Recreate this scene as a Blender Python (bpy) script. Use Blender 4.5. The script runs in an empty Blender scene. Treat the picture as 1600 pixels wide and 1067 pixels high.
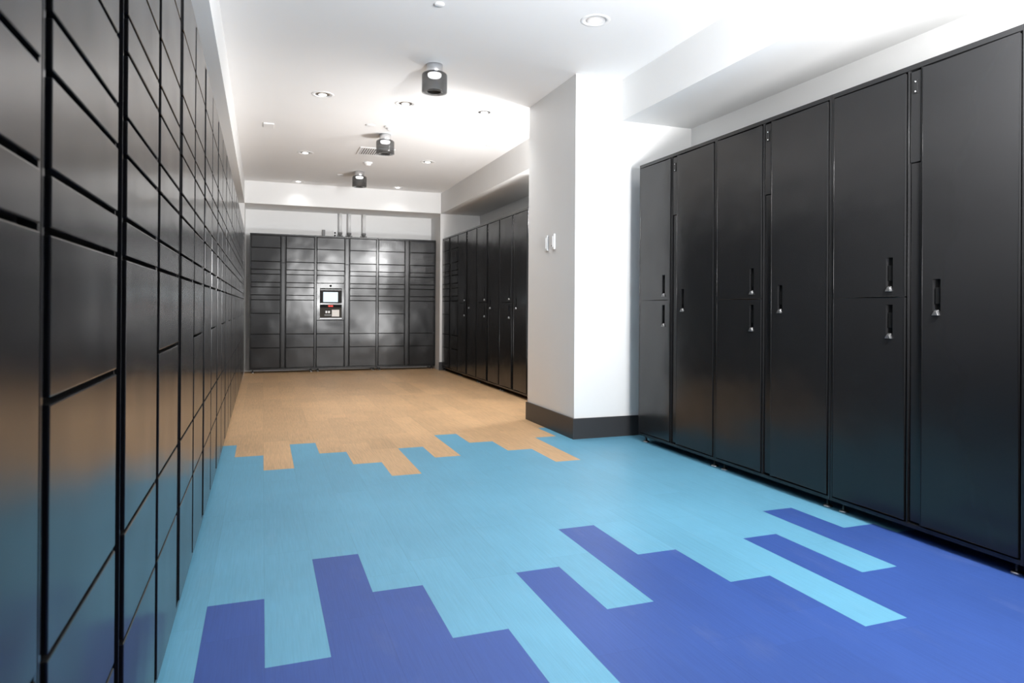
import bpy, bmesh, math, random
from mathutils import Matrix, Vector
PI = math.pi
random.seed(7)
sc = bpy.context.scene
COL = sc.collection

# ---------------------------------------------------------------- camera
YAW, PITCH, ROLL, F, CX, CY = -0.361152, 0.002660, 0.006419, 1075.95, 816.61, 477.22
cam = bpy.data.cameras.new('camera')
cam.sensor_fit = 'HORIZONTAL'; cam.sensor_width = 36.0
cam.lens = F / 1600 * 36.0
cam.shift_x = (800 - CX) / 1600
cam.shift_y = (CY - 533.5) / 1600
cam.clip_start = 0.02
cam.dof.use_dof = True; cam.dof.focus_distance = 5.0; cam.dof.aperture_fstop = 8.0
camo = bpy.data.objects.new('camera', cam); COL.objects.link(camo)
fwd = Matrix.Rotation(YAW, 3, 'Z') @ Vector((0, math.cos(PITCH), math.sin(PITCH)))
rt = Matrix.Rotation(YAW, 3, 'Z') @ Vector((1, 0, 0))
up = rt.cross(fwd)
r2 = math.cos(ROLL) * rt + math.sin(ROLL) * up
u2 = -math.sin(ROLL) * rt + math.cos(ROLL) * up
m = Matrix.Identity(4)
for i in range(3):
    m[i][0] = r2[i]; m[i][1] = u2[i]; m[i][2] = -fwd[i]; m[i][3] = (0, 0, 1)[i]
camo.matrix_world = m
sc.camera = camo

# ---------------------------------------------------------------- light and exposure
w = bpy.data.worlds.new('world'); sc.world = w; w.use_nodes = True
w.node_tree.nodes['Background'].inputs[0].default_value = (1, 1, 1, 1)
w.node_tree.nodes['Background'].inputs[1].default_value = 0.3
sc.view_settings.view_transform = 'Standard'
sc.view_settings.look = 'None'
sc.view_settings.exposure = 0.15
sc.view_settings.gamma = 1.0
sc.view_settings.use_curve_mapping = False

def point(name, loc, watts, radius, col=(1, 1, 1)):
    l = bpy.data.lights.new(name, 'POINT'); l.energy = watts; l.shadow_soft_size = radius; l.color = col
    o = bpy.data.objects.new(name, l); COL.objects.link(o); o.location = loc
    return o
def spot(name, loc, aim, watts, radius, deg, blend=1.0):
    l = bpy.data.lights.new(name, 'SPOT'); l.energy = watts; l.shadow_soft_size = radius
    l.spot_size = math.radians(deg); l.spot_blend = blend
    o = bpy.data.objects.new(name, l); COL.objects.link(o); o.location = loc
    o.rotation_euler = (Vector(aim) - Vector(loc)).to_track_quat('-Z', 'Y').to_euler()
    return o
point('flash_near_right_lockers', (2.30, 1.30, 1.95), 130, 0.07)
point('flash_behind_pillar', (2.50, 5.85, 2.10), 38, 0.06)
spot('fill_beam_behind_pillar', (2.46, 5.88, 2.05), (1.35, 10.9, 1.5), 125, 0.06, 60)  # extra cone added to brighten the rear lockers and their highlight
spot('fill_bounce_behind_pillar', (2.46, 6.02, 0.55), (1.0, 7.8, 2.8), 235, 0.25, 140)  # added fill, thrown upwards to brighten the middle of the ceiling
spot('fill_bounce_beside_camera', (1.70, 0.35, 1.30), (1.75, 3.3, 2.8), 740, 0.2, 120)  # added fill out of view, lifts the near ceiling
spot('fill_toward_rear', (1.85, -0.8, 2.00), (1.1, 10.6, 2.0), 300, 0.06, 19)  # added narrow fill that brightens the rear bulkhead and lockers

# ---------------------------------------------------------------- room numbers (metres)
ZC, ZS = 2.784, 2.463            # ceiling, underside of the bulkheads
XF_L = -0.242                    # front of the left-hand lockers
XF_R = 2.651                     # front of the right-hand lockers
YF_B = 10.893                    # front of the rear lockers
W = 0.9356                       # width of one locker unit
ZT, ZB = 2.071, 0.049            # top and bottom of the locker bodies
XP, YP0, YP1 = 2.223, 4.765, 5.745   # pillar
XW_R, XW_L = 3.26, -0.86
Y_R = 10.61                      # rear wall beside the recess
Y_BACK = 11.25
X_JOG = 2.614

# ---------------------------------------------------------------- materials
def nt(name):
    mt = bpy.data.materials.new(name); mt.use_nodes = True
    t = mt.node_tree; b = t.nodes['Principled BSDF']
    return mt, t, b
def plain(name, col, rough=0.5, metal=0.0, spec=0.5, noise=0.0, scale=200, bump=0.0, bscale=300):
    mt, t, b = nt(name)
    b.inputs['Base Color'].default_value = (*col, 1)
    b.inputs['Roughness'].default_value = rough
    b.inputs['Metallic'].default_value = metal
    b.inputs['Specular IOR Level'].default_value = spec
    tc = t.nodes.new('ShaderNodeTexCoord')
    if noise:
        n = t.nodes.new('ShaderNodeTexNoise'); n.inputs['Scale'].default_value = scale
        n.inputs['Detail'].default_value = 4
        t.links.new(tc.outputs['Object'], n.inputs['Vector'])
        mx = t.nodes.new('ShaderNodeMix'); mx.data_type = 'RGBA'
        mx.inputs[6].default_value = (*[c * (1 - noise) for c in col], 1)
        mx.inputs[7].default_value = (*[min(1, c * (1 + noise)) for c in col], 1)
        t.links.new(n.outputs['Fac'], mx.inputs[0]); t.links.new(mx.outputs[2], b.inputs['Base Color'])
    if bump:
        n = t.nodes.new('ShaderNodeTexNoise'); n.inputs['Scale'].default_value = bscale
        n.inputs['Detail'].default_value = 3
        t.links.new(tc.outputs['Object'], n.inputs['Vector'])
        bp = t.nodes.new('ShaderNodeBump'); bp.inputs['Strength'].default_value = bump
        bp.inputs['Distance'].default_value = 0.001
        t.links.new(n.outputs['Fac'], bp.inputs['Height']); t.links.new(bp.outputs[0], b.inputs['Normal'])
    return mt

def srgb(r, g, b):
    f = lambda c: (c / 255 / 12.92) if c / 255 <= 0.04045 else ((c / 255 + 0.055) / 1.055) ** 2.4
    return (f(r), f(g), f(b))

M_WALL = plain('painted_plaster', (0.80, 0.80, 0.795), 0.6, noise=0.015, scale=3, bump=0.15, bscale=260)
M_CEIL = plain('ceiling_paint', (0.84, 0.84, 0.84), 0.65, noise=0.01, scale=3)
M_BASE = plain('rubber_baseboard', (0.032, 0.032, 0.034), 0.45, bump=0.1)
M_DARK = plain('black_parts_and_gap_shade', (0.006, 0.006, 0.006), 0.6, spec=0.1)
M_BACK = plain('dark_grey_back_wall', (0.06, 0.06, 0.06), 0.7)
M_STEEL = plain('zinc_steel', (0.55, 0.55, 0.56), 0.3, metal=1.0)
M_BRUSH = plain('brushed_aluminium', (0.75, 0.75, 0.76), 0.32, metal=1.0)
M_WPLAST = plain('white_plastic', (0.80, 0.80, 0.80), 0.35)
M_TRIM = plain('white_enamel', (0.82, 0.82, 0.82), 0.4)
M_PIPE = plain('painted_pipe', (0.80, 0.80, 0.80), 0.3)
M_BEZEL = plain('kiosk_bezel', (0.009, 0.008, 0.007), 0.5, spec=0.15)
M_KPAD = plain('kiosk_reader_panel', (0.035, 0.029, 0.022), 0.5, spec=0.15)
M_PAPER = plain('paper_sticker', (0.85, 0.82, 0.78), 0.6)
M_GREY = plain('grey_plastic', (0.2, 0.2, 0.2), 0.45)

def powder(name, base, rough, warp):
    """black powder coat: fine orange peel plus sheet-metal waviness"""
    mt, t, b = nt(name)
    b.inputs['Base Color'].default_value = (*base, 1)
    b.inputs['Roughness'].default_value = rough
    b.inputs['Specular IOR Level'].default_value = 0.42
    g = t.nodes.new('ShaderNodeNewGeometry')
    n1 = t.nodes.new('ShaderNodeTexNoise'); n1.inputs['Scale'].default_value = 420; n1.inputs['Detail'].default_value = 2
    n2 = t.nodes.new('ShaderNodeTexNoise'); n2.inputs['Scale'].default_value = 2.4; n2.inputs['Detail'].default_value = 1.5
    t.links.new(g.outputs['Position'], n1.inputs['Vector']); t.links.new(g.outputs['Position'], n2.inputs['Vector'])
    b1 = t.nodes.new('ShaderNodeBump'); b1.inputs['Strength'].default_value = 0.2; b1.inputs['Distance'].default_value = 0.00015
    b2 = t.nodes.new('ShaderNodeBump'); b2.inputs['Strength'].default_value = 1.0; b2.inputs['Distance'].default_value = warp
    t.links.new(n1.outputs['Fac'], b1.inputs['Height']); t.links.new(n2.outputs['Fac'], b2.inputs['Height'])
    t.links.new(b1.outputs[0], b2.inputs['Normal']); t.links.new(b2.outputs[0], b.inputs['Normal'])
    n3 = t.nodes.new('ShaderNodeTexNoise'); n3.inputs['Scale'].default_value = 5; n3.inputs['Detail'].default_value = 3
    t.links.new(g.outputs['Position'], n3.inputs['Vector'])
    mr = t.nodes.new('ShaderNodeMapRange'); mr.inputs[3].default_value = rough - 0.04; mr.inputs[4].default_value = rough + 0.05
    t.links.new(n3.outputs['Fac'], mr.inputs[0]); t.links.new(mr.outputs[0], b.inputs['Roughness'])
    return mt
M_DOOR = powder('black_powder_coat', (0.013, 0.013, 0.0135), 0.20, 0.010)
M_BODY = powder('black_powder_coat_frame', (0.013, 0.013, 0.0135), 0.22, 0.0)

def emis(name, col, s):
    mt, t, b = nt(name)
    b.inputs['Base Color'].default_value = (*[c * .5 for c in col], 1)
    b.inputs['Emission Color'].default_value = (*col, 1); b.inputs['Emission Strength'].default_value = s
    return mt
M_SCREEN = emis('lit_screen', srgb(205, 225, 232), 0.85)
M_RED = emis('red_scanner_light', (1.0, 0.05, 0.03), 1.2)
M_BULB = emis('downlight_bulb', (1.0, 0.98, 0.94), 6.0)

def smoked_glass():
    mt, t, b = nt('smoked_glass')
    b.inputs['Base Color'].default_value = (0.20, 0.20, 0.20, 1)
    b.inputs['Roughness'].default_value = 0.04
    b.inputs['IOR'].default_value = 1.45
    b.inputs['Alpha'].default_value = 0.42
    b.inputs['Base Color'].default_value = (0.05, 0.05, 0.05, 1)
    return mt
M_SMOKE = smoked_glass()

P0, PW = 0.0127, 0.17745        # vinyl plank grid
def plank(name, col, grain, var, length, grain_col=None):
    mt, t, b = nt(name)
    N = t.nodes.new; L = t.links.new
    g = N('ShaderNodeNewGeometry'); sp = N('ShaderNodeSeparateXYZ'); L(g.outputs['Position'], sp.inputs[0])
    def mth(op, a, c=None, v=None):
        n = N('ShaderNodeMath'); n.operation = op
        if a is not None: L(a, n.inputs[0])
        if c is not None: L(c, n.inputs[1])
        if v is not None: n.inputs[1].default_value = v
        return n.outputs[0]
    u = mth('DIVIDE', mth('SUBTRACT', sp.outputs[0], v=P0), v=PW)
    k = mth('FLOOR', u); fr = mth('FRACT', u)
    wn = N('ShaderNodeTexWhiteNoise'); wn.noise_dimensions = '1D'; L(k, wn.inputs['W'])
    v = mth('ADD', mth('DIVIDE', sp.outputs[1], v=length), wn.outputs['Value'])
    kv = mth('FLOOR', v); fv = mth('FRACT', v)
    cb = N('ShaderNodeCombineXYZ'); L(k, cb.inputs[0]); L(kv, cb.inputs[1])
    wn2 = N('ShaderNodeTexWhiteNoise'); wn2.noise_dimensions = '2D'; L(cb.outputs[0], wn2.inputs['Vector'])
    # streaky grain along the plank
    mp = N('ShaderNodeMapping'); mp.inputs['Scale'].default_value = (1.0, 0.035, 1.0); L(g.outputs['Position'], mp.inputs['Vector'])
    ad = N('ShaderNodeVectorMath'); ad.operation = 'ADD'; L(mp.outputs[0], ad.inputs[0])
    sc2 = N('ShaderNodeVectorMath'); sc2.operation = 'SCALE'; sc2.inputs['Scale'].default_value = 3.1
    L(wn2.outputs['Color'], sc2.inputs[0]); L(sc2.outputs[0], ad.inputs[1])
    n1 = N('ShaderNodeTexNoise'); n1.inputs['Scale'].default_value = 190; n1.inputs['Detail'].default_value = 5; L(ad.outputs[0], n1.inputs['Vector'])
    n2 = N('ShaderNodeTexNoise'); n2.inputs['Scale'].default_value = 1.6; n2.inputs['Detail'].default_value = 5; L(g.outputs['Position'], n2.inputs['Vector'])
    # brightness factor
    a = mth('MULTIPLY', mth('SUBTRACT', n1.outputs['Fac'], v=0.5), v=grain)
    c = mth('MULTIPLY', mth('SUBTRACT', wn2.outputs['Value'], v=0.5), v=var)
    d = mth('MULTIPLY', mth('SUBTRACT', n2.outputs['Fac'], v=0.5), v=0.34)
    s = mth('ADD', mth('ADD', a, c), d); s = mth('ADD', s, v=1.0)
    # seams
    e = mth('MINIMUM', fr, mth('SUBTRACT', None, fr)); e.node.inputs[0].default_value = 1.0 if False else e.node.inputs[0].default_value
    inv = N('ShaderNodeMath'); inv.operation = 'SUBTRACT'; inv.inputs[0].default_value = 1.0; L(fr, inv.inputs[1])
    e = mth('MINIMUM', fr, inv.outputs[0])
    inv2 = N('ShaderNodeMath'); inv2.operation = 'SUBTRACT'; inv2.inputs[0].default_value = 1.0; L(fv, inv2.inputs[1])
    e2 = mth('MINIMUM', fv, inv2.outputs[0])
    l1 = mth('LESS_THAN', e, v=0.005); l2 = mth('LESS_THAN', e2, v=0.0008)
    seam = mth('MULTIPLY', mth('MAXIMUM', l1, l2), v=0.16)
    s = mth('SUBTRACT', s, seam)
    vm = N('ShaderNodeVectorMath'); vm.operation = 'SCALE'; vm.inputs[0].default_value = col; L(s, vm.inputs['Scale'])
    # pale scuffs
    n3 = N('ShaderNodeTexNoise'); n3.inputs['Scale'].default_value = 5; n3.inputs['Detail'].default_value = 8; n3.inputs['Roughness'].default_value = 0.65
    mp3 = N('ShaderNodeMapping'); mp3.inputs['Scale'].default_value = (1.6, 0.6, 1); mp3.inputs['Rotation'].default_value = (0, 0, 0.5)
    L(g.outputs['Position'], mp3.inputs['Vector']); L(mp3.outputs[0], n3.inputs['Vector'])
    mr = N('ShaderNodeMapRange'); mr.inputs[1].default_value = 0.56; mr.inputs[2].default_value = 0.80; mr.inputs[4].default_value = 0.22
    L(n3.outputs['Fac'], mr.inputs[0])
    mx = N('ShaderNodeMix'); mx.data_type = 'RGBA'; L(mr.outputs[0], mx.inputs[0]); L(vm.outputs[0], mx.inputs[6])
    mx.inputs[7].default_value = (*[min(1, cc * 0.75 + 0.16) for cc in col], 1)
    L(mx.outputs[2], b.inputs['Base Color'])
    b.inputs['Roughness'].default_value = 0.42
    b.inputs['Specular IOR Level'].default_value = 0.4
    bp = N('ShaderNodeBump'); bp.inputs['Strength'].default_value = 0.3; bp.inputs['Distance'].default_value = 0.0008
    L(n1.outputs['Fac'], bp.inputs['Height']); L(bp.outputs[0], b.inputs['Normal'])
    return mt
M_WOOD = plank('wood_vinyl_planks', srgb(210, 172, 130), 0.7, 0.16, 1.22)
M_LBLUE = plank('light_blue_vinyl_planks', srgb(106, 169, 198), 0.28, 0.07, 1.22)
M_DBLUE = plank('dark_blue_vinyl_planks', srgb(58, 88, 158), 0.36, 0.08, 1.22)

# ---------------------------------------------------------------- mesh helpers
def add_box(bm, x0, x1, y0, y1, z0, z1, bev=0.0, mat=0, skip=()):
    v = [bm.verts.new(p) for p in ((x0, y0, z0), (x1, y0, z0), (x1, y1, z0), (x0, y1, z0), (x0, y0, z1), (x1, y0, z1), (x1, y1, z1), (x0, y1, z1))]
    fs = {'z0': (0, 3, 2, 1), 'z1': (4, 5, 6, 7), 'y0': (0, 1, 5, 4), 'x1': (1, 2, 6, 5), 'y1': (2, 3, 7, 6), 'x0': (3, 0, 4, 7)}
    out = []
    for k, f in fs.items():
        if k in skip: continue
        fc = bm.faces.new([v[i] for i in f]); fc.material_index = mat; out.append(fc)
    if bev:
        es = list({e for f in out for e in f.edges})
        r = bmesh.ops.bevel(bm, geom=es, offset=bev, segments=2, affect='EDGES', profile=0.6)
        for f in r['faces']: f.material_index = mat
    return out
def add_lathe(bm, prof, cx=0, cy=0, n=32, mat=0, smooth=True):
    rings = []
    for r, z in prof:
        if r < 1e-6: rings.append([bm.verts.new((cx, cy, z))])
        else: rings.append([bm.verts.new((cx + r * math.cos(2 * PI * i / n), cy + r * math.sin(2 * PI * i / n), z)) for i in range(n)])
    for a, b in zip(rings, rings[1:]):
        for i in range(n):
            j = (i + 1) % n
            if len(a) == 1 and len(b) == 1: continue
            if len(a) == 1: f = bm.faces.new((a[0], b[j], b[i]))
            elif len(b) == 1: f = bm.faces.new((a[i], a[j], b[0]))
            else: f = bm.faces.new((a[i], a[j], b[j], b[i]))
            f.material_index = mat; f.smooth = smooth
def mesh(name, bm, mats):
    bmesh.ops.recalc_face_normals(bm, faces=bm.faces)
    me = bpy.data.meshes.new(name); bm.to_mesh(me); bm.free()
    for x in (mats if isinstance(mats, (list, tuple)) else [mats]): me.materials.append(x)
    return me
def place(name, me, parent=None, loc=(0, 0, 0)):
    o = bpy.data.objects.new(name, me); COL.objects.link(o); o.location = loc
    if parent: o.parent = parent
    return o
def obj(name, bm, mats, parent=None, loc=(0, 0, 0)):
    return place(name, mesh(name, bm, mats), parent, loc)
def tag(o, label, cat, group=None):
    o['label'] = label; o['category'] = cat
    if group: o['group'] = group
    return o
def thing(name, label, cat, loc=(0, 0, 0), rz=0, group=None):
    o = bpy.data.objects.new(name, None); COL.objects.link(o); o.location = loc; o.rotation_euler = (0, 0, rz)
    o.empty_display_size = 0.1
    return tag(o, label, cat, group)
def struct(name, bm, mats):
    o = obj(name, bm, mats); o['kind'] = 'structure'; return o

# ---------------------------------------------------------------- room shell
YN = -2.6
# floor: every vinyl strip has its own two colour changes
Y_WOOD = {-2: 5.332, -1: 4.914, 0: 4.463, 1: 5.242, 2: 4.853, 3: 4.456, 4: 4.074, 5: 4.852, 6: 4.479, 7: 5.26, 8: 4.883, 9: 4.533, 10: 4.101, 11: 4.915, 12: 5.296}
Y_DARK = {-2: 1.30, -1: 2.509, 0: 2.029, 1: 2.837, 2: 2.441, 3: 2.02, 4: 1.25, 5: 2.437, 6: 2.039, 7: 2.849, 8: 2.449, 9: 2.089, 10: 1.651, 11: 2.467, 12: 1.995, 13: 2.766, 14: 2.43}
bm = bmesh.new()
for k in range(-6, 20):
    x0 = P0 + k * PW; x1 = x0 + PW
    if k == -6: x0 = XW_L - 0.1
    if k == 19: x1 = XW_R + 0.1
    yw = Y_WOOD.get(k, 5.0); yd = Y_DARK.get(k, 2.3)
    for y0, y1, mi in ((YN - .1, yd, 2), (yd, yw, 1), (yw, Y_BACK + .1, 0)):
        f = bm.faces.new([bm.verts.new(p) for p in ((x0, y0, 0), (x1, y0, 0), (x1, y1, 0), (x0, y1, 0))]); f.material_index = mi
add_box(bm, XW_L - .1, XW_R + .1, YN - .1, Y_BACK + .1, -0.1, -0.001, mat=0)
struct('floor', bm, [M_WOOD, M_LBLUE, M_DBLUE])
bm = bmesh.new(); add_box(bm, XW_L - .1, XW_R + .1, YN - .1, Y_BACK + .1, ZC, ZC + 0.1); struct('ceiling', bm, M_CEIL)
bm = bmesh.new(); add_box(bm, XW_L - .1, XW_L, YN - .1, Y_BACK + .1, 0, ZC); struct('wall_left', bm, M_WALL)
bm = bmesh.new(); add_box(bm, XW_R, XW_R + .1, YN - .1, Y_R, 0, ZC); struct('wall_right', bm, M_WALL)
bm = bmesh.new(); add_box(bm, XW_L - .1, XW_R + .1, YN - .1, YN, 0, ZC); struct('wall_front', bm, M_BACK)
bm = bmesh.new()
add_box(bm, X_JOG, XW_R + .1, Y_R, Y_BACK + .1, 0, ZC)
add_box(bm, XW_L - .1, -0.25, Y_R, Y_BACK + .1, 0, ZC)
add_box(bm, -0.25, X_JOG, Y_BACK, Y_BACK + .1, 0, ZC)
struct('wall_rear', bm, M_WALL)
bm = bmesh.new(); add_box(bm, XP, XW_R, YP0, YP1, 0, ZC); struct('wall_pillar', bm, M_WALL)
bm = bmesh.new(); add_box(bm, XW_L, -0.25, YN, Y_R, ZS, ZC); struct('trim_1', bm, M_WALL)       # left bulkhead
bm = bmesh.new(); add_box(bm, -0.25, X_JOG, Y_R - .04, Y_BACK, ZS, ZC); struct('trim_2', bm, M_WALL)  # rear bulkhead
bm = bmesh.new(); add_box(bm, 2.62, XW_R, YN, YP0, ZS, ZC); struct('trim_3', bm, M_WALL)        # right bulkhead, near
bm = bmesh.new(); add_box(bm, 2.62, XW_R, YP1, Y_R, ZS, ZC); struct('trim_4', bm, M_WALL)       # right bulkhead, far
# baseboards
def bb(name, x0, x1, y0, y1, h=0.156):
    b = bmesh.new(); add_box(b, x0, x1, y0, y1, 0, h, bev=0.003); return struct(name, b, M_BASE)
b = bmesh.new()
prof = [(XP - 0.013, YP0 - 0.013), (XW_R, YP0 - 0.013), (XW_R, YP0), (XP, YP0), (XP, YP1 + 0.013), (XP - 0.013, YP1 + 0.013)]
lo = [b.verts.new((x, y, 0)) for x, y in prof]; hi = [b.verts.new((x, y, 0.156)) for x, y in prof]
b.faces.new(lo); b.faces.new(hi)
for i in range(6): b.faces.new((lo[i], lo[(i + 1) % 6], hi[(i + 1) % 6], hi[i]))
struct('baseboard_pillar', b, M_BASE)
bb('baseboard_rear', X_JOG - 0.012, XF_R + .3, Y_R - 0.012, Y_R, 0.13)
bb('baseboard_front', XW_L, XW_R, YN, YN + 0.012)

# ---------------------------------------------------------------- lockers
CA0, CA1, CB0, CB1 = 0.022, 0.424, 0.512, 0.914
DT, DB = 2.040, 0.076
SE_A = [1.860, 1.656, 1.538, 1.468, 1.347, 1.276, 1.158, 1.087, 0.884, 0.577, 0.373]
SE_B = [z for z in SE_A if z != 0.884]
SE_K = [1.860, 1.656, 1.538, 1.468, 1.347]
GAP = 0.0085
PROUD = 0.005
cache = {}
def door_mesh(wd, ht, hole=None):
    """sheet steel door, front at y=-PROUD, origin at lower left; hole = (x0,x1,z0,z1) for a recessed pull"""
    key = ('door', round(wd, 4), round(ht, 4), hole)
    if key in cache: return cache[key]
    bm = bmesh.new(); yf = -PROUD; yb = 0.017
    if not hole:
        add_box(bm, 0, wd, yf, yb, 0, ht, bev=0.0022)
    else:
        hx0, hx1, hz0, hz1 = hole
        xs = [0, hx0, hx1, wd]; zs = [0, hz0, hz1, ht]
        g = [[bm.verts.new((x, yf, z)) for z in zs] for x in xs]
        for i in range(3):
            for j in range(3):
                if i == 1 and j == 1: continue
                bm.faces.new((g[i][j], g[i + 1][j], g[i + 1][j + 1], g[i][j + 1]))
        bk = [bm.verts.new(p) for p in ((0, yb, 0), (wd, yb, 0), (wd, yb, ht), (0, yb, ht))]
        bm.faces.new(bk)
        bd = [[g[i][0] for i in range(4)], [g[3][j] for j in range(4)], [g[i][3] for i in (3, 2, 1, 0)], [g[0][j] for j in (3, 2, 1, 0)]]
        cor = [bk[0], bk[1], bk[2], bk[3]]
        for s in range(4): bm.faces.new([*bd[s], cor[(s + 1) % 4], cor[s]])
        # pull pocket walls
        p = [g[1][1], g[2][1], g[2][2], g[1][2]]
        q = [bm.verts.new((v.co.x, 0.014, v.co.z)) for v in p]
        for s in range(4): bm.faces.new((p[s], p[(s + 1) % 4], q[(s + 1) % 4], q[s]))
        es = [e for e in bm.edges if (abs(e.verts[0].co.y - yf) < 1e-6 and abs(e.verts[1].co.y - yf) < 1e-6) and len(e.link_faces) == 2 and any(abs(f.normal.y) < .5 for f in e.link_faces)]
        bm.normal_update()
        es = []
        for e in bm.edges:
            a, c = e.verts[0].co, e.verts[1].co
            if abs(a.y - yf) > 1e-6 or abs(c.y - yf) > 1e-6: continue
            if (a.x == c.x and a.x in (0, wd)) or (a.z == c.z and a.z in (0, ht)): es.append(e)
            elif abs(a.x - c.x) < 1e-7 and min(abs(a.x) , abs(a.x - wd)) < 1e-6: es.append(e)
            elif abs(a.z - c.z) < 1e-7 and min(abs(a.z), abs(a.z - ht)) < 1e-6: es.append(e)
        bmesh.ops.bevel(bm, geom=list(set(es)), offset=0.0022, segments=2, affect='EDGES', profile=0.6)
    me = mesh('door', bm, M_DOOR); cache[key] = me
    return me
def pull_meshes():
    if 'pull' in cache: return cache['pull']
    # dark pocket liner with a lever, and the steel latch at its foot; origin at the pocket's lower left
    wv, hv = 0.036, 0.135
    bm = bmesh.new()
    add_box(bm, 0.0012, wv - .0012, 0.0105, 0.0135, 0.0012, hv - .0012)
    add_box(bm, 0.006, wv - .006, 0.002, 0.0104, 0.03, hv - 0.035, bev=0.0015)
    a = mesh('handle', bm, M_DARK)
    bm = bmesh.new()
    # wedge-shaped thumb latch standing proud of the door
    p = [(0.002, 0.004, -0.004), (wv - .002, 0.004, -0.004), (wv - .002, -0.011, -0.004), (0.002, -0.011, -0.004),
         (0.010, 0.004, 0.020), (wv - .010, 0.004, 0.020), (wv - .012, -0.009, 0.013), (0.012, -0.009, 0.013)]
    v = [bm.verts.new(q) for q in p]
    for f in ((0, 1, 2, 3), (4, 7, 6, 5), (3, 2, 6, 7), (0, 3, 7, 4), (1, 5, 6, 2), (0, 4, 5, 1)): bm.faces.new([v[i] for i in f])
    bmesh.ops.bevel(bm, geom=list(bm.edges), offset=0.001, segments=1, affect='EDGES')
    c = mesh('latch', bm, plain('latch_steel', (0.22, 0.22, 0.22), 0.38, metal=0.9))
    cache['pull'] = (a, c); return cache['pull']
def body_mesh(depth, wd, panels):
    key = ('body', depth, wd, panels)
    if key in cache: return cache[key]
    bm = bmesh.new()
    yr = 0.020
    cf = add_box(bm, 0.0008, wd - .0008, yr, depth, ZB, ZT)               # carcass behind the doors
    cf[2].material_index = 1  # front face coloured near-black to stand in for shade in the door gaps
    add_box(bm, 0.0012, 0.0135, 0, yr, ZB, ZT, bev=0.0012)                # side posts
    add_box(bm, wd - .0135, wd - .0012, 0, yr, ZB, ZT, bev=0.0012)
    add_box(bm, 0.0135, wd - .0135, 0, yr, DT + GAP, ZT, bev=0.0012)      # head rail
    add_box(bm, 0.0135, wd - .0135, 0, yr, ZB, DB - GAP, bev=0.0012)      # plinth rail
    if panels:
        add_box(bm, CA1 + GAP, CA1 + .014, 0.001, yr, DB - GAP, DT + GAP, bev=0.001)   # posts beside the centre strip
        add_box(bm, CB0 - .014, CB0 - GAP, 0.001, yr, DB - GAP, DT + GAP, bev=0.001)
    me = mesh('body', bm, [M_BODY, M_DARK]); cache[key] = me; return me
def foot_mesh():
    if 'foot' in cache: return cache['foot']
    bm = bmesh.new()
    add_lathe(bm, [(0, 0), (0.021, 0), (0.023, 0.003), (0.021, 0.008), (0.012, 0.012), (0.007, 0.013), (0.0065, ZB + 0.01), (0, ZB + 0.01)], n=20)
    cache['foot'] = mesh('foot', bm, M_STEEL); return cache['foot']
def strip_mesh(kind):
    key = ('strip', kind)
    if key in cache: return cache[key]
    bm = bmesh.new()
    x0, x1 = CA1 + .020, CB0 - .020
    if kind == 'lower': add_box(bm, x0, x1, 0.010, 0.0198, DB, 1.640, bev=0.0015)
    elif kind == 'upper': add_box(bm, x0, x1, 0.005, 0.0198, 1.644, DT, bev=0.0015)
    else:
        add_box(bm, x0 + .012, x1 - .012, 0.0015, 0.0052, 1.943, 2.002, bev=0.001)
    me = mesh('lock_plate' if kind == 'plate' else 'center_panel', bm, M_BODY if kind != 'plate' else M_BODY); cache[key] = me; return me
def screws_mesh():
    if 'screws' in cache: return cache['screws']
    bm = bmesh.new(); xc = (CA1 + CB0) / 2
    for z in (1.951, 1.994):
        b2 = bmesh.ops.create_uvsphere(bm, u_segments=10, v_segments=6, radius=0.0032)
        bmesh.ops.translate(bm, verts=b2['verts'], vec=(xc, 0.0012, z))
    cache['screws'] = mesh('screw', bm, M_STEEL); return cache['screws']

def add_doors(t, x0, x1, seams, top=DT, bot=DB):
    zs = [top] + [z for z in seams if bot < z < top] + [bot]
    for a, b in zip(zs, zs[1:]):
        z1 = a - (GAP / 2 if a != top else 0); z0 = b + (GAP / 2 if b != bot else 0)
        place('door', door_mesh(x1 - x0, z1 - z0), t, (x0, 0, z0))
def base_unit(name, label, loc, rz, depth, wd, group):
    t = thing(name, label, 'locker', loc, rz, group)
    place('body', body_mesh(depth, wd, True), t)
    s = place('center_panel', strip_mesh('lower'), t)
    s2 = place('center_panel', strip_mesh('upper'), t)
    pl = place('lock_plate', strip_mesh('plate'), s2)
    for x in (0.0507, wd - 0.0507):
        for y in (0.039, depth - 0.05): place('foot', foot_mesh(), t, (x, y, 0))
    return t
def parcel_unit(label, loc, rz, depth, wd, group, kiosk=False):
    t = base_unit('parcel_locker', label, loc, rz, depth, wd, group)
    sh = wd - W
    if kiosk:
        add_doors(t, CA0, CA1, SE_K, DT, 1.347 + GAP / 2); add_doors(t, CA0, CA1, [0.577, 0.373], 0.784 - GAP / 2, DB)
    else: add_doors(t, CA0, CA1, SE_A)
    add_doors(t, CB0, CB1 + sh, SE_B)
    return t
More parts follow.
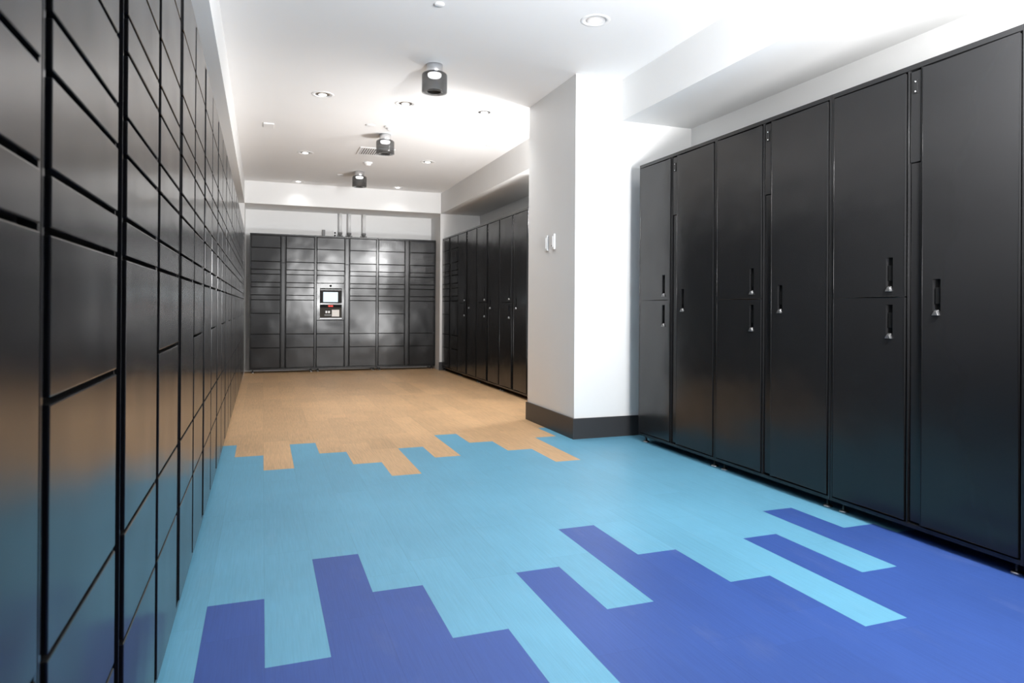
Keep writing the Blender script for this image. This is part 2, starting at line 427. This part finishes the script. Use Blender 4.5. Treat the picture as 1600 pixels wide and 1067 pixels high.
def tall_unit(label, loc, group):
    t = base_unit('tall_locker', label, loc, -PI / 2, 0.52, W, group)
    place('screw', screws_mesh(), t)
    hnd, lat = pull_meshes()
    def d(x0, x1, z0, z1, hx, hz):
        wv, hv = 0.036, 0.135
        o = place('door', door_mesh(x1 - x0, z1 - z0, (round(hx - wv / 2 - x0, 4), round(hx + wv / 2 - x0, 4), round(hz - z0, 4), round(hz + hv - z0, 4))), t, (x0, 0, z0))
        place('handle', hnd, o, (hx - wv / 2 - x0, 0, hz - z0))
        l = place('latch', lat, o, (hx - wv / 2 - x0, -PROUD, hz - z0 - 0.014)); l['label'] = 'bright steel latch'
    hx = CA1 - 0.078
    d(CA0, CA1, 1.059, DT, hx, 1.100)
    d(CA0, CA1, DB, 1.0545, hx, 0.888)
    d(CB0, CB1, DB, DT, CB0 + 0.067, 0.995)
    return t

ORD = ['first', 'second', 'third', 'fourth', 'fifth', 'sixth', 'seventh', 'eighth', 'ninth', 'tenth', 'eleventh', 'twelfth']
for k in range(-1, 10):
    y = 0.948 + W * k
    i = k + 1
    if i == 0: lb = 'black parcel locker bank nearest the camera, cut off by the left edge of the photo'
    elif i == 1: lb = 'black parcel locker bank filling the near left, seams lowest at the bottom corner'
    elif i == 10: lb = 'farthest black parcel locker bank of the left run, touching the rear corner'
    else: lb = 'black parcel locker bank along the left wall, %s counted back from the camera' % ORD[i]
    parcel_unit(lb, (XF_L, y, 0), PI / 2, 0.5, W, 'parcel locker banks along the left wall')

WB = 0.9305
xb = -0.181
parcel_unit('black parcel locker bank at the rear wall, left of the bank with the screen', (xb, YF_B, 0), 0, 0.28, WB, 'parcel locker banks across the rear wall')
kio = parcel_unit('black parcel locker bank at the rear wall with the lit touch screen', (xb + WB, YF_B, 0), 0, 0.28, WB, 'parcel locker banks across the rear wall', kiosk=True)
parcel_unit('black parcel locker bank at the rear wall, right of the bank with the screen', (xb + 2 * WB, YF_B, 0), 0, 0.28, WB, 'parcel locker banks across the rear wall')

# kiosk panel in the middle rear bank (local x = world x - (xb+WB))
def kx(xw): return xw - (xb + WB)
bm = bmesh.new()
kz0, kz1 = 0.784 + GAP / 2, 1.347 - GAP / 2
ax0, ax1, az0, az1 = kx(0.815), kx(1.140), 1.045, 1.273      # screen opening
bz0, bz1 = 0.812, 1.022                                      # reader opening
xs = [CA0, ax0, ax1, CA1]; zs = [kz0, bz0, bz1, az0, az1, kz1]
g = [[bm.verts.new((x, -PROUD, z)) for z in zs] for x in xs]
for i in range(3):
    for j in range(5):
        if i == 1 and j in (1, 3): continue
        bm.faces.new((g[i][j], g[i + 1][j], g[i + 1][j + 1], g[i][j + 1]))
for (j0, j1) in ((1, 2), (3, 4)):
    p = [g[1][j0], g[2][j0], g[2][j1], g[1][j1]]; q = [bm.verts.new((v.co.x, 0.019, v.co.z)) for v in p]
    for s in range(4): bm.faces.new((p[s], p[(s + 1) % 4], q[(s + 1) % 4], q[s]))
bd = [(CA0, kz0), (CA1, kz0), (CA1, kz1), (CA0, kz1)]
kp = obj('control_panel', bm, M_DOOR, kio)
kp['label'] = 'control panel with a screen and a card reader'
bm = bmesh.new(); add_box(bm, ax0, ax1, 0.012, 0.0185, az0, az1)
obj('screen_bezel', bm, M_BEZEL, kp)
bm = bmesh.new(); add_box(bm, ax0 + .006, ax1 - .006, 0.004, 0.0115, az1 - .030, az1 - .018, bev=.001)
obj('screen_rail', bm, M_BODY, kp)
bm = bmesh.new(); add_box(bm, kx(0.866), kx(1.083), 0.0105, 0.0119, 1.062, 1.214)
s = obj('screen', bm, M_SCREEN, kp); s['label'] = 'pale lit touch screen'
bm = bmesh.new(); add_box(bm, ax0, ax1, 0.012, 0.0185, bz0 + .006, bz1 - .045)
obj('reader_panel', bm, M_KPAD, kp)
bm = bmesh.new(); add_box(bm, ax0, ax1, 0.014, 0.0188, bz1 - .045, bz1)
obj('scanner_window', bm, M_DARK, kp)
bm = bmesh.new(); add_box(bm, ax0, ax1, -0.0075, -0.0002, bz0 - .003, bz0 + .003, bev=.001)
obj('shelf_edge', bm, M_BRUSH, kp)
bm = bmesh.new()
add_box(bm, kx(0.942), kx(0.972), 0.0085, 0.0138, 0.990, 1.012, bev=.001); add_box(bm, kx(0.980), kx(1.010), 0.0085, 0.0138, 0.990, 1.012, bev=.001)
s = obj('scanner_light', bm, M_RED, kp); s['label'] = 'red scanner light'
bm = bmesh.new(); add_box(bm, kx(0.995), kx(1.105), 0.0108, 0.0119, 0.840, 0.943)
s = obj('sticker', bm, M_PAPER, kp); s['label'] = 'white square label'
bm = bmesh.new()
add_box(bm, kx(0.900), kx(0.926), 0.009, 0.0119, 0.892, 0.926, bev=.001); add_box(bm, kx(0.938), kx(0.966), 0.009, 0.0119, 0.892, 0.926, bev=.001)
s = obj('reader_button', bm, M_WPLAST, kp)
bm = bmesh.new(); add_box(bm, kx(0.885), kx(0.985), 0.009, 0.0119, 0.852, 0.872, bev=.001)
obj('card_slot', bm, M_GREY, kp)
bm = bmesh.new(); add_lathe(bm, [(0, 0), (0.017, 0), (0.016, 0.004), (0, 0.005)], n=20)
s = obj('camera_lens', bm, M_DARK, kp, (kx(0.973), -PROUD, 1.308)); s.rotation_euler = (PI / 2, 0, 0)

# right-hand tall lockers
def near_lb(i): return ['black tall locker unit against the pillar wall, right of the white pillar', 'second black tall locker unit right of the white pillar', 'large black tall locker unit at the right, third from the pillar', 'black tall locker unit cut off by the right edge of the photo'][i]
for i in range(4):
    tall_unit(near_lb(i), (XF_R, 4.540 - W * i, 0), 'tall lockers in front of the pillar on the right')
yr = 10.606
parcel_unit('black parcel locker bank in the far right corner, beside the tall lockers', (XF_R, yr, 0), -PI / 2, 0.52, W, None)
far = ['black tall locker unit in the far right run, next to the parcel doors', 'black tall locker unit in the middle of the far right run', 'black tall locker unit in the far right run, nearest the pillar']
for i in range(3):
    tall_unit(far[i], (XF_R, yr - W * (i + 1), 0), 'tall lockers in the far right run')

# ---------------------------------------------------------------- ceiling lamps
LG = 'glass cylinder lamps in a row down the ceiling'
lamp0 = None
for i, (x, y, lb) in enumerate(((1.175, 4.98, 'nearest smoked glass cylinder ceiling lamp with a metal cap'), (1.180, 7.19, 'middle smoked glass cylinder ceiling lamp, beside the air vent'), (1.190, 9.30, 'farthest and smallest smoked glass cylinder ceiling lamp, near the rear bulkhead'))):
    t = thing('ceiling_lamp', lb, 'lamp', (x, y, 2.58), 0, LG)
    if i == 0:
        bm = bmesh.new()
        H = ZC - 2.58
        add_lathe(bm, [(0, H), (0.060, H), (0.060, 0.140), (0.056, 0.136), (0, 0.136)], n=48)
        cap_m = mesh('cap', bm, M_BRUSH)
        bm = bmesh.new()
        add_lathe(bm, [(0.060, 0.143), (0.080, 0.141), (0.091, 0.133), (0.094, 0.122), (0.094, 0.0), (0.050, 0.0), (0.050, 0.004), (0.0905, 0.004), (0.0905, 0.121), (0.087, 0.131), (0.079, 0.1375), (0.060, 0.139)], n=48)
        glass_m = mesh('glass_shade', bm, M_SMOKE)
        bm = bmesh.new()
        add_lathe(bm, [(0, 0.1355), (0.050, 0.1355), (0.050, 0.120), (0.043, 0.112), (0, 0.112)], n=32)
        bulb_m = mesh('bulb', bm, emis('lamp_disc', (1, 1, 1), 3.0))
        bm = bmesh.new()
        add_lathe(bm, [(0.052, 0.0045), (0.052, 0.012), (0, 0.012), (0, 0.010), (0.048, 0.010), (0.048, 0.0045), (0.052, 0.0045)], n=32)
        ring_m = mesh('baffle', bm, M_BEZEL)
    place('cap', cap_m, t); place('glass_shade', glass_m, t); place('bulb', bulb_m, t); place('baffle', ring_m, t)

# recessed downlights
bm = bmesh.new()
add_lathe(bm, [(0.060, 0.012), (0.066, -0.004), (0.090, -0.003), (0.094, 0.0), (0.094, 0.002)], n=40)
trim_m = mesh('trim_ring', bm, M_TRIM)
bm = bmesh.new(); add_lathe(bm, [(0.058, -0.0005), (0.052, -0.0015), (0.036, -0.0035), (0.034, -0.003)], n=40)
cone_m = mesh('reflector', bm, M_BRUSH)
bm = bmesh.new(); add_lathe(bm, [(0, -0.010), (0.016, -0.009), (0.030, -0.005), (0.034, -0.001), (0, -0.0005)], n=32)
bulb2_m = mesh('bulb', bm, M_BULB)
DL = [(0.463, 6.03, 'round recessed downlight left of the nearest glass lamp'),
      (1.165, 6.03, 'round recessed downlight just below the nearest glass lamp'),
      (1.890, 6.03, 'round recessed downlight right of the nearest glass lamp, by the pillar'),
      (0.455, 8.40, 'round recessed downlight left of the air vent'),
      (1.895, 8.36, 'round recessed downlight to the right of the middle glass lamp'),
      (0.468, 10.38, 'small far downlight at the rear bulkhead, left of the farthest lamp'),
      (1.883, 10.32, 'small far downlight at the rear bulkhead, right of the farthest lamp'),
      (1.921, 3.84, 'faint downlight on the bright ceiling above the pillar')]
for x, y, lb in DL:
    t = thing('recessed_downlight', lb, 'light', (x, y, ZC), 0, 'recessed downlights')
    place('trim_ring', trim_m, t); place('reflector', cone_m, t); place('bulb', bulb2_m, t)
    l = bpy.data.lights.new('downlight_beam', 'SPOT'); l.energy = 4 if y > 10 else (6 if y < 4 else 22); l.spot_size = 2.2; l.spot_blend = 0.8; l.shadow_soft_size = 0.04
    lo_ = bpy.data.objects.new('downlight_beam', l); COL.objects.link(lo_); lo_.location = (x, y, ZC - 0.02)

# small ceiling items
def disc(name, x, y, r, h, lb, cat, group=None):
    b = bmesh.new(); add_lathe(b, [(0, 0), (r, 0), (r, -h * .6), (r * .8, -h), (0, -h)], n=28)
    o = obj(name, b, M_TRIM, None, (x, y, ZC)); return tag(o, lb, cat, group)
disc('ceiling_cover', 0.981, 6.87, 0.046, 0.010, 'small round white ceiling cover, left one above the middle lamp', 'cover', 'round ceiling covers')
t = thing('ceiling_sensor', 'round white ceiling sensor, right one above the middle lamp', 'sensor', (1.175, 6.87, ZC))
b = bmesh.new(); add_lathe(b, [(0, 0), (0.062, 0), (0.062, -0.008), (0.052, -0.014), (0, -0.014)], n=28); obj('base', b, M_TRIM, t)
b = bmesh.new(); add_lathe(b, [(0.034, -0.014), (0.034, -0.028), (0.024, -0.036), (0, -0.038)], n=28); obj('cap', b, M_WPLAST, t)
disc('ceiling_cover', 0.962, 3.967, 0.030, 0.012, 'small round white cover at the top edge of the photo', 'cover', 'round ceiling covers')
disc('ceiling_cover', 0.978, 9.62, 0.046, 0.010, 'small round white ceiling cover left of the farthest lamp', 'cover', 'round ceiling covers')
disc('ceiling_cover', 2.337, 7.23, 0.046, 0.010, 'small round white cover near the right bulkhead', 'cover', 'round ceiling covers')
t = thing('smoke_detector', 'white smoke detector on the ceiling behind the air vent', 'smoke detector', (1.212, 8.67, ZC))
b = bmesh.new(); add_lathe(b, [(0, 0), (0.055, 0), (0.055, -0.012), (0.048, -0.018), (0, -0.018)], n=28); obj('base', b, M_TRIM, t)
b = bmesh.new(); add_lathe(b, [(0.040, -0.018), (0.036, -0.034), (0.022, -0.042), (0, -0.044)], n=28); obj('sensor_cap', b, M_WPLAST, t)
b = bmesh.new(); add_box(b, -0.004, 0.094, 7.160, 7.322, ZC - 0.012, ZC, bev=.003)
t = tag(obj('ceiling_plate', b, M_TRIM), 'small rectangular white plate on the ceiling near the left bulkhead', 'plate')
# air vent with louvres
t = thing('air_vent', 'white louvred rectangular air vent behind the middle glass lamp', 'vent', (1.205, 8.03, ZC))
b = bmesh.new()
vx, vy = 0.195, 0.195
add_box(b, -vx, vx, -vy, -vy + .028, -.010, 0, bev=.002); add_box(b, -vx, vx, vy - .028, vy, -.010, 0, bev=.002)
add_box(b, -vx, -vx + .028, -vy + .028, vy - .028, -.010, 0, bev=.002); add_box(b, vx - .028, vx, -vy + .028, vy - .028, -.010, 0, bev=.002)
obj('frame', b, M_TRIM, t)
b = bmesh.new(); add_box(b, -vx + .028, vx - .028, -vy + .028, vy - .028, -.0015, -.0005); obj('duct_shade_sheet', b, plain('duct_shadow_grey', (0.04, 0.04, 0.04), 0.7), t)  # flat dark sheet, its colour stands for the shade between the louvres
b = bmesh.new(); add_box(b, -.0075, .0075, -vy + .028, vy - .028, -.0085, -.0065)
for v in b.verts: v.co.x += (v.co.z + .005) * 0.9
lm = mesh('louvre', b, M_TRIM)
for i in range(13): place('louvre', lm, t, (-vx + .042 + i * (2 * vx - .084) / 12, 0, 0))

# ---------------------------------------------------------------- pillar switches
for y0, y1, z0, z1, lb in ((5.285, 5.350, 1.472, 1.598, 'white switch box on the pillar, left one'), (5.140, 5.203, 1.474, 1.600, 'white switch box on the pillar, right one with a small dark indicator')):
    yc, zc_ = (y0 + y1) / 2, (z0 + z1) / 2
    t = thing('light_switch', lb, 'switch', (XP, yc, zc_), 0, 'switches on the pillar')
    b = bmesh.new(); add_box(b, -0.014, 0, y0 - yc, y1 - yc, z0 - zc_, z1 - zc_, bev=.0025); obj('wall_plate', b, M_WPLAST, t)
    b = bmesh.new(); add_box(b, -0.019, -0.0142, y0 - yc + .016, y1 - yc - .016, -.045, .045, bev=.0015); obj('rocker', b, M_WPLAST, t)
    if 'right' in lb:
        b = bmesh.new(); add_box(b, -0.0205, -0.0192, -.004, .010, -.036, -.030); obj('indicator', b, M_DARK, t)

# ---------------------------------------------------------------- pipes and boxes above the rear lockers
for x, r, lb in ((1.140, .026, 'leftmost of the three vertical pipes above the rear lockers'), (1.278, .028, 'middle one of the three vertical pipes above the rear lockers'), (1.507, .028, 'rightmost of the three vertical pipes above the rear lockers, standing apart')):
    t = thing('conduit_pipe', lb, 'pipe', (x, 11.205, 2.0), 0, 'vertical pipes on the rear wall')
    b = bmesh.new(); add_lathe(b, [(0, 0.165), (r, 0.165), (r, ZS - 2.0), (0, ZS - 2.0)], n=24); obj('pipe', b, M_PIPE, t)
    b = bmesh.new(); add_lathe(b, [(0, 0.0), (r * .75, 0.0), (r * .75, 0.125), (r * 1.2, 0.13), (r * 1.2, 0.164), (0, 0.164)], n=24); obj('coupling', b, M_GREY, t)
    b = bmesh.new(); add_box(b, -r * 1.9, r * 1.9, 0.018, 0.044, 0.105, 0.122, bev=.002); obj('clamp', b, M_GREY, t)
def wallbox(name, x0, x1, z0, z1, dp, mat, lb, cat):
    xc = (x0 + x1) / 2; t = thing(name, lb, cat, (xc, Y_BACK, z0))
    b = bmesh.new(); add_box(b, x0 - xc, x1 - xc, -dp, 0, 0, z1 - z0, bev=.003); obj('cover', b, mat, t)
    return t
wallbox('junction_box', 0.870, 0.912, 2.02, 2.195, 0.05, M_GREY, 'small dark grey box on the rear wall above the lockers', 'box')
t = wallbox('wall_outlet', 1.035, 1.092, 2.06, 2.20, 0.012, M_WPLAST, 'white outlet with a dark socket left of the pipes', 'outlet')
b = bmesh.new(); add_box(b, -.012, .012, -.016, -.0125, .045, .070, bev=.002); add_box(b, -.012, .012, -.016, -.0125, .085, .110, bev=.002); obj('socket', b, M_DARK, t)
t = wallbox('wall_outlet', 1.180, 1.236, 2.06, 2.19, 0.012, M_WPLAST, 'plain white outlet plate between the left and middle pipes', 'outlet')
